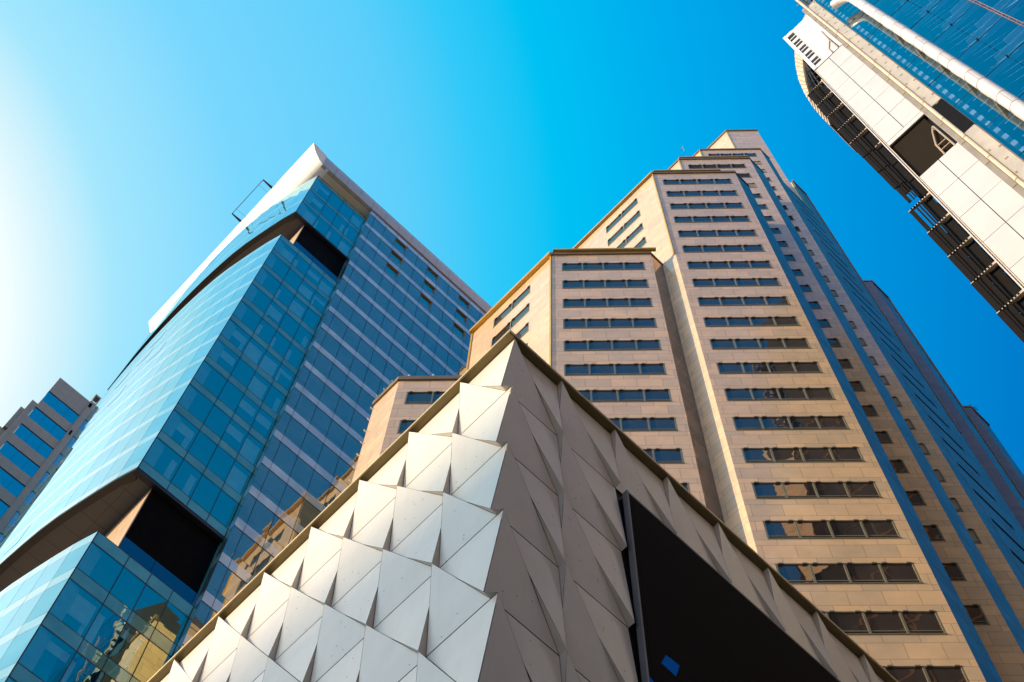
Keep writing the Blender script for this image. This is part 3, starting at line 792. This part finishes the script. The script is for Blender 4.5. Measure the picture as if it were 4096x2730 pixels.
gf = MB(); gf.fbox(fy, 6.42, 6.62, .05, .26, 125.0, 126.0); gf.fbox(fy, 6.3, 6.6, .05, .27, 131.6, 132.5); gf.build('vent', M['black'], grey)

# ================================================================== RIGHT-HAND TOWER (white panels + blue glass)
rt = thing('panelled_tower', 'tower at top right with white panels, dark fins and a thick white pipe', 'skyscraper', (30, -8, G0))
XR = 22.0; fx = frameX(XR)   # u = Y
MZ = 3.205; Z0 = 85.6
M['wpanel'] = simple('ivory_wall_panel', (0.60, 0.60, 0.61), 0.38, 0.0, 0.05, .6)
M['joint'] = simple('tan_joint', (0.36, 0.28, 0.20), 0.6)
bk = MB(); bk.box(XR + .30, 44, -3.1, -.12, G0, 97.0); bk.box(XR + 2.3, 44, -24, -3.1, G0, 128)
bk.box(XR + .06, XR + .30, -2.24, -.10, G0, 59.85); bk.box(XR + .06, XR + .30, -2.24, -.10, 65.75, 97.7)
bk.build('wall', simple('dark_brown_flank', (.022, .014, .010), .5), rt)
lg_ = MB()
for k in range(30): lg_.box(XR + .3, 44, -.13, -.10, 4 + 3.2 * k, 4.25 + 3.2 * k)
for k in range(9): lg_.box(XR + .3 + 2.5 * k, XR + .42 + 2.5 * k, -.135, -.095, G0, 97)
lg_.build('transom', simple('amber_transom', (.16, .09, .04), .5), rt)
fl2 = MB(); fl2.fbox(fx, -2.22, -.10, -.05, .0, 65.80, 66.34); fl2.build('lintel_panel', M['wpanel'], rt)
cols = [(-.10, -1.155), (-1.175, -2.22)]
k = 0; z = Z0
while z > 6:
    if not (z < 67 and z - MZ > 59.5):
        for a, b in cols: MB().fbox(fx, b + .008, a - .008, -.05, random.uniform(-.002, .002), z - MZ + .02, z - .02).build('wall_panel', M['wpanel'], rt)
    z -= MZ
# head box with grille strip
hb = MB(); hb.fbox(fx, -2.24, -.80, -.4, .03, Z0 + .06, 97.75)
hb.fbox(fx, -.28, -.05, -.4, .06, Z0 + .06, 97.9); hb.fbox(fx, -.80, -.28, -.4, .04, 97.1, 97.9)
for q in range(5):
    zb = 96.9 - q * 2.24
    hb.fbox(fx, -.80, -.28, -.3, .02, zb - 2.24, zb - 1.55)
    hb.fbox(fx, -.80, -.28, -.12, .0, zb - .30 - .52, zb - .62)
hb.build('head_box', simple('white_head_box', (.72, .72, .74), .4, 0, .03), rt)
hj = MB()
for q in range(1, 5): hj.fbox(fx, -2.2, -.82, .02, .034, 97.75 - q * 2.43 - .02, 97.75 - q * 2.43 + .02)
hj.fbox(fx, -.83, -.815, .02, .036, Z0, 97.7); hj.build('panel_joint', M['joint'], rt)
MB().fquad(fx, -.80, -.28, Z0, 97.1, -.25).build('grille', simple('brown_grille', (.30, .22, .15), .7), rt)
# opening with its steel gate
ov = MB(); ov.fquad(fx, -2.08, -.10, 59.9, 65.8, -.16)
ov.build('opening', simple('opening_dark_lining', (.022, .017, .012), .95, 0, .1, 1, 1.12), rt)
gt = MB()
def bar(mb, p, q, wd, out=.0, t=.08):
    (u0, z0), (u1, z1) = p, q
    mb.tube([(XR - out, u0, z0), (XR - out, u1, z1)], wd, 6)
for p, q in (((-2.03, 63.7), (-1.87, 63.2)), ((-1.87, 63.2), (-1.55, 61.6)), ((-1.55, 61.6), (-1.51, 59.9)), ((-2.06, 63.6), (-2.06, 59.9)), ((-1.6, 61.3), (-2.03, 61.3)), ((-1.55, 60.6), (-2.03, 60.6)), ((-1.9, 63.2), (-2.06, 63.2))):
    bar(gt, p, q, .045, -.02)
for p, q in (((-2.02, 91.4), (-1.95, 88.4)), ((-1.95, 88.4), (-1.53, 86.8)), ((-1.53, 86.8), (-1.53, 85.6)), ((-1.95, 88.4), (-1.97, 85.7))): bar(gt, p, q, .045, .06)
gt.build('steel_gate', simple('tan_steel', (.42, .33, .24), .5), rt)
MB().add([(XR - .035, -2.02, 91.5), (XR - .035, -1.97, 85.7), (XR - .035, -2.06, 85.7)], [(0, 1, 2)]).build('slot', M['black'], rt)
# service strips between panels and glass
gs_, cs_, tb, tk, dk = MB(), MB(), MB(), MB(), MB()
for q in range(6): gs_.fbox(fx, -2.44 + q * .037, -2.44 + q * .037 + .022, -.06, .05, 8, 100)
for q in range(9):
    u = -3.20 + q * .060
    cs_.fbox(fx, u, u + .040, -.05, .10, 8, 59.95); cs_.fbox(fx, u, u + .040, -.05, .10, 65.5, 99)
dk.fquad(fx, -3.24, -2.66, 59.95, 65.5, .06)  # dark sheet paints the shaded gap where the ivory louvres stop
for q in range(8): dk.fbox(fx, -3.20 + q * .065, -3.20 + q * .065 + .012, .05, .11, 59.95, 65.5)
zj = 73.6 + 3.56 * 9
while zj > 10:
    tb.tube([(XR - .12, -2.555, zj - 3.56 + .05), (XR - .12, -2.555, zj - .05)], .095, 10)
    tk.fbox(fx, -2.63, -2.48, .0, .16, zj - .045, zj + .045)
    tk.fbox(fx, -2.44, -2.24, .03, .075, zj - .1, zj + .02); 
    if not 59 < zj < 65.6: tk.fbox(fx, -3.2, -3.08, .09, .125, zj + .2, zj + .36); tk.fbox(fx, -2.80, -2.70, .09, .125, zj + .6, zj + .78); tk.fbox(fx, -3.02, -2.86, .09, .12, zj - 1.2, zj - 1.08)
    zj -= 3.56
tb.build('riser_tube', simple('cream_tube', (.66, .55, .42), .5), rt); tk.build('clip', M['joint'], rt)['kind'] = 'stuff'
gs_.build('grey_louvre', simple('grey_louvre', (.44, .40, .36), .5), rt); cs_.build('ivory_louvre', simple('ivory_louvre', (.64, .60, .55), .45), rt)
dk.build('dark_gap_sheet', simple('dark_brown_gap', (.02, .015, .012), .6, 0, .1, 1, 1.2), rt)
MB().fquad(fx, -3.25, -2.22, 8, 100, -.04).build('strip_backing', M['joint'], rt)
MB().box(XR - .02, XR + .06, -3.27, -3.22, 8, 122).build('corner_post', M['joint'], rt)
# glass wall
gw, gm_ = MB(), MB()
zs_ = [87.33 + 4.72 * k for k in range(-14, 9)]
us = [-3.27, -6.35 - .0, -7.9, -11.0, -14.2]
us = [-3.27, -4.82, -6.36, -7.90, -9.45, -11.0, -12.6, -14.2]
for a, b in zip(us, us[1:]):
    for z0, z1 in zip(zs_, zs_[1:]):
        s1, s2 = random.uniform(-.006, .006), random.uniform(-.006, .006)
        gw.quad((XR + s1, b + .01, z0 + .03), (XR - s1, a - .01, z0 + .03), (XR - s1 + s2, a - .01, z1 - .03), (XR + s1 + s2, b + .01, z1 - .03))
for z in zs_: gm_.fbox(fx, -14.2, -3.27, -.05, .01, z - .02, z + .02)
gw.build('curtain_wall', glass_mat('sky_blue_wall_glass', (.62, .74, .74), .40, None, .003, 1.5, .4, thru=(.6, .74, .95)), rt)
gm_.build('transom', M['mullion'], rt)
rl = MB(); rl.tube([(XR - .06, -7.86, 20), (XR - .06, -7.86, 124)], .014, 6); rl.tube([(XR - .06, -7.98, 20), (XR - .06, -7.98, 124)], .014, 6)
z = 20
while z < 124:
    rl.tube([(XR - .06, -7.86, z), (XR - .06, -7.98, z + .5), ], .008, 4); z += 1.18
rl.build('cable_rail', simple('rust_red_cable', (.34, .20, .14), .5), rt)
nd = MB()
for z in zs_: nd.tube([(XR + .02, -6.36, z), (XR - .09, -6.36, z)], .035, 8); nd.fbox(fx, -6.38, -6.34, .0, .035, z - .14, z + .14)
nd.build('glazing_node', M['black'], rt)
# interior seen through the wall: floors, baffles, lights and reflections as pale shapes
it = MB(); it.box(XR + 2.0, XR + 2.2, -24, -3.2, 8, 122)
for z in zs_[:-1]: it.box(XR + .25, XR + 2.0, -24, -3.3, z - .22, z - .05)
it.build('interior', simple('deep_blue_interior', (.012, .075, .19), .9, 0, .3), rt)
bf, lt = MB(), MB()
for z in zs_[:-1]:
    for q in range(3): bf.box(XR + .3, XR + 1.1, -8 - q * .9, -5.2 - q * .9, z + 1.0 + q, z + 1.04 + q)
    for (ya, za, yb, zb2, wd) in ((-5.82, .78, -7.0, .12, .11), (-6.40, 1.85, -7.25, 1.35, .05), (-6.80, .85, -7.65, .32, .05), (-5.45, .95, -5.80, .75, .05), (-4.9, 2.6, -7.6, 1.2, .02), (-4.9, 3.5, -7.7, 2.1, .015), (-5.2, 4.1, -7.7, 2.9, .02)):
        bf.add([(XR + .15, ya, z + za), (XR + .15, (ya * .6 + yb * .4), z + za * .6 + zb2 * .4 + wd), (XR + .15, yb, z + zb2), (XR + .15, (ya * .5 + yb * .5), z + za * .5 + zb2 * .5 - wd)], [(0, 1, 2, 3)])  # lens shapes paint the pale reflection streaks of the glass
    for q in range(2):
        y_ = -8.3 - q * 2.0
        bf.add([(XR + .15, y_, z + 1.1), (XR + .15, y_ - .5, z + .95), (XR + .15, y_ - 1.2, z + .45), (XR + .15, y_ - .5, z + .72)], [(0, 1, 2, 3)])
    for q in range(4):
        zz = z + .35 + q * 1.17
        lt.box(XR + .2, XR + .5, -3.72, -3.50, zz, zz + .55)  # pale boxes stand in for lit ceiling lights, brightness is plain colour
        bf.box(XR + .2, XR + .24, -4.6, -4.0, zz + .2, zz + .26)
bf.build('baffle_and_streak', simple('pale_baffle_streak', (.65, .72, .74), .7), rt)
lt.build('ceiling_light', simple('white_light_box', (.80, .84, .84), .6), rt)
# great pipe
XP, YP = XR - .80, -4.62
pp_, pj, pb = MB(), MB(), MB()
pp_.tube([(XP, YP, 8), (XP, YP, 88.5), (XP, YP + .03, 89.6), (XP + .02, YP + .18, 90.4), (XP + .02, YP + .5, 90.9), (XP + .02, YP + 1.0, 91.2)], .30, 24)
pp_.build('pipe', simple('white_painted_pipe', (.66, .66, .68), .32, 0, .05), rt, True)
z = 81.6
while z > 10:
    for q in (0, 1.85): pj.tube([(XP, YP, z - q - .03), (XP, YP, z - q + .03)], .309, 24)
    pj.box(XP - .31, XP - .295, YP - .01, YP + .01, z - 1.85, z)
    z -= 4.72
for z in (86.3, 84.45, 88.6): pj.tube([(XP, YP, z - .03), (XP, YP, z + .03)], .309, 24)
pj.build('pipe_joint', M['joint'], rt, True)
z = 79.9
cb_m = simple('cream_bracket', (.62, .52, .42), .5)
while z > 10:
    pb = MB(); pb.hexa([(XP + .1, YP + .18, z - 1.5), (XR, YP + .02, z - .1), (XR, YP + .14, z - .1), (XP + .1, YP + .30, z - 1.5), (XP + .1, YP + .18, z - .2), (XR, YP + .02, z), (XR, YP + .14, z), (XP + .1, YP + .30, z - .2)]); z -= 4.72
    pb.build('pipe_bracket', cb_m, rt)
# edge trim + sunshade fins beyond the panel edge
ed = MB(); ed.fbox(fx, -.085, -.055, -.05, .03, 8, Z0); ed.fbox(fx, .0, .045, -.05, .05, 8, 83); ed.build('edge_trim', simple('cream_edge_trim', (.74, .64, .52), .4), rt)
eh = MB(); eh.fbox(fx, -.051, -.004, -.03, .0, 8, 83)
z = 83
while z > 8: eh.fbox(fx, -.05, -.005, -.02, .02, z - .16, z - .02); z -= .30
eo = eh.build('perforated_strip', simple('perforated_strip', (.20, .16, .12), .5), rt)
fin, brk, brk2 = MB(), MB(), MB(); cream_arm = simple('cream_bracket_arm', (.46, .38, .30), .5); fin_m = simple('dark_bronze_fin', (.008, .0055, .004), .85, 0, .2, 2, 1.25)
MF = 3.135
for kf in range(23):
    zz = 82.85 - MF * kf
    zt_, zb_ = zz - .05, zz - MF + .10
    if kf == 7: zb_ = 58.6
    odd = kf in (7, 8)
    sh_ = -.055 * (kf - 4) if 5 <= kf <= 7 else 0.0
    fm_ = fin
    def plank(u0, u1, w, a=0.0):
        u0 += sh_ * u0; u1 += sh_ * u1
        fm_.hexa([fx(u0, w, zb_), fx(u1, w, zb_), fx(u1, w - .05, zb_), fx(u0, w - .05, zb_), fx(u0 + a, w, zt_), fx(u1 + a, w, zt_), fx(u1 + a, w - .05, zt_), fx(u0 + a, w - .05, zt_)])
    fm_ = fin = MB()
    plank(.10, .52, -.25); plank(.49, .60, -.12)
    if odd:
        plank(.62, .70, -.02, .03); plank(.76, .84, -.05, .03); plank(.94, 1.13, -.03, .04); plank(.06, .60, -.55)
    else:
        plank(.60, .74, -.04, .03); plank(.70, .85, -.12, .03); plank(.83, .97, -.06, .03); plank(.93, 1.15, -.02, .05); plank(.06, 1.08, -.55)
    fin.build('sunshade_fin', fin_m, rt)
    if kf in (6, 7): continue
    ue = .40 if kf == 5 else 1.19
    brk, brk2 = MB(), MB()
    brk.hexa([fx(.03, .0, zz - .10), fx(ue, -.02, zz - .03), fx(ue, -.12, zz - .03), fx(.03, -.12, zz - .10), fx(.03, .0, zz + .08), fx(ue, -.02, zz + .03), fx(ue, -.12, zz + .03), fx(.03, -.12, zz + .08)])
    for q in range(7):
        a = .20 + q * .13
        if a < ue - .1: brk2.fbox(fx, a, a + .075, -.05, .006, zz - .06, zz + .045)
    brk2.build('lightening_hole', M['black'], brk.build('bracket', cream_arm, rt))
# curved crest
OA = [(-2.25, 100.1), (-1.65, 99.15), (-1.25, 98.2), (-.5, 96.3), (.07, 94.0), (.57, 91.3), (.99, 88.2), (1.26, 84.8), (1.385, 81.4), (1.39, 78.6), (1.33, 76.2)]
IA = [(-2.25, 98.2), (-1.75, 97.8), (-1.4, 97.2), (-.75, 95.0), (-.06, 91.6), (.34, 89.5), (.80, 86.5), (1.05, 84.2), (1.17, 82.9), (1.22, 79.5), (1.22, 77.0)]
cv = MB()
def dens(A, n=6):
    r = []
    for a, b in zip(A, A[1:]):
        for i in range(n): r.append((a[0] + (b[0] - a[0]) * i / n, a[1] + (b[1] - a[1]) * i / n))
    return r + [A[-1]]
od, idn = dens(OA), dens(IA)
for i in range(len(od) - 1):
    o0, o1, i0, i1 = od[i], od[i + 1], idn[i], idn[i + 1]
    st_ = .012 if i % 2 else 0
    cv.hexa([(XR + .35, i0[0], i0[1]), (XR + .35, o0[0] + st_, o0[1]), (XR + 2.6, o0[0] + st_, o0[1]), (XR + 2.6, i0[0], i0[1]),
             (XR + .35, i1[0], i1[1] + .03), (XR + .35, o1[0] + st_, o1[1] + .03), (XR + 2.6, o1[0] + st_, o1[1] + .03), (XR + 2.6, i1[0], i1[1] + .03)])
cv.build('curved_crest', simple('cream_crest_slats', (.74, .62, .46), .45), rt)
cj = MB()
for i in range(0, len(od), 2): cj.tube([(XR + .34, idn[i][0], idn[i][1] + .25), (XR + .34, od[i][0], od[i][1] - .1)], .03, 5)
cj.build('slat_joint', M['joint'], rt)
lat = MB()
for i in range(9):
    z = 83.2 + i * 1.35; lim = [p for p in IA if p[1] > z]; u1 = lim[-1][0] if lim else 0
    lat.tube([(XR + .5, -.05, z), (XR + .5, u1, z - .2)], .035, 6)
    if i % 2 == 0: lat.tube([(XR + .5, -.05, z), (XR + .8, u1 * .6, z + 2.2)], .03, 6)
for f_ in (.25, .5, .8): lat.tube([(XR + .55, p[0] * f_, p[1]) for p in IA[4:9]], .05, 6)
lat.build('steel_lattice', M['dark_rim'], rt)

# ================================================================== small roof things
mast = MB(); mast.tube([(39.3, 17.2, 168.9), (39.28, 17.22, 171.2)], .035, 6); mast.tube([(39.3, 17.2, 170.2), (39.0, 17.5, 170.25)], .02, 5)
mo = mast.build('antenna', simple('grey_antenna_steel', (.25, .24, .22), .5)); mo['label'] = 'thin rooftop antenna mast beside the stepped crown of the beige tower'; mo['category'] = 'antenna'
random.seed(5)
sh = thing('rooftop_shrub', 'leafy shrub on the roof of the lowest right step of the beige tower', 'shrub', (66, 11.2, 122.0))
lf = MB()
for c in range(16):
    cx, cy, cz = random.uniform(64.9, 67.0), random.uniform(10.7, 11.8), 122.2 + random.uniform(0, .9)
    for q in range(70):
        d = Vector((random.gauss(0, 1), random.gauss(0, 1), random.gauss(0, 1))).normalized() * random.uniform(.1, .42)
        p = Vector((cx, cy, cz)) + d; a = Vector((random.gauss(0, 1), random.gauss(0, 1), random.gauss(0, 1))).normalized() * .07; b = a.orthogonal().normalized() * .04
        lf.quad(p - a, p + b, p + a, p - b)
lf.build('foliage', simple('dark_leaf', (.05, .08, .03), .6), sh)
tw = MB()
for q in range(6): x = 65 + q * .38; tw.tube([(x, 11.2, 121.9), (x + random.uniform(-.2, .2), 11.0, 122.8)], .03, 5)
tw.build('branch', simple('bark', (.1, .07, .05), .8), sh)

# ================================================================== neighbours outside the frame (their shadow and reflections are in it), plus an added sky blocker
opp = thing('opposite_tower', 'granite tower across the street, reflected in the low panes of the glass tower', 'skyscraper', (20, -50, G0))
ob_ = MB(); ow = MB()
ob_.prism([(13, -42), (19, -48), (30, -48), (30, -70), (13, -70)], G0, 150)
ob_.prism([(17, -38), (13, -42), (13, -60), (17, -60)], G0, 128)
for k in range(36): ow.box(13.8, 29, -47.9 + .0, -42.2, 20 + 3.9 * k, 20 + 3.9 * k + .01) if False else None
ob_.build('wall', M['stone'], opp)
for k in range(30):
    z = 18 + FH * k
    ow.quad((19.3, -47.97, z), (28.5, -47.97, z), (28.5, -47.97, z + 1.7), (19.3, -47.97, z + 1.7))
ow.build('window', M['win_glass'], opp)
bck = thing('low_sky_blocker', 'unseen dark brown block added behind the photographer to cut low sky light', 'building', (-14, -30, G0))
MB().box(-45, 13, -46, -15, G0, 52).build('wall', M['stone_dark'], bck)  # added dark mass, keeps low sky light off the right-hand panels
wb = MB()
for k in range(11): wb.quad((-44, -14.97, 3 + 4 * k), (12, -14.97, 3 + 4 * k), (12, -14.97, 4.8 + 4 * k), (-44, -14.97, 4.8 + 4 * k))
wb.build('window', M['win_black'], bck)['kind'] = 'stuff'
far = thing('distant_block', 'plain brown block up the street towards the sun, outside the photo', 'building', (-386, 288, G0))
SB = 480.0
cx, cy = 5.8 + math.cos(SUN_AZ) * SB, 11 + math.sin(SUN_AZ) * SB
px, py = -math.sin(SUN_AZ), math.cos(SUN_AZ)
def off(a, b): return (cx + px * a + math.cos(SUN_AZ) * b, cy + py * a + math.sin(SUN_AZ) * b)
HB = 21.2 + SB * math.tan(SUN_EL)
fb = MB(); fb.prism([off(-60, 0), off(60, 0), off(60, 30), off(-60, 30)], G0, HB)
fb.build('wall', M['stone_dark'], far)
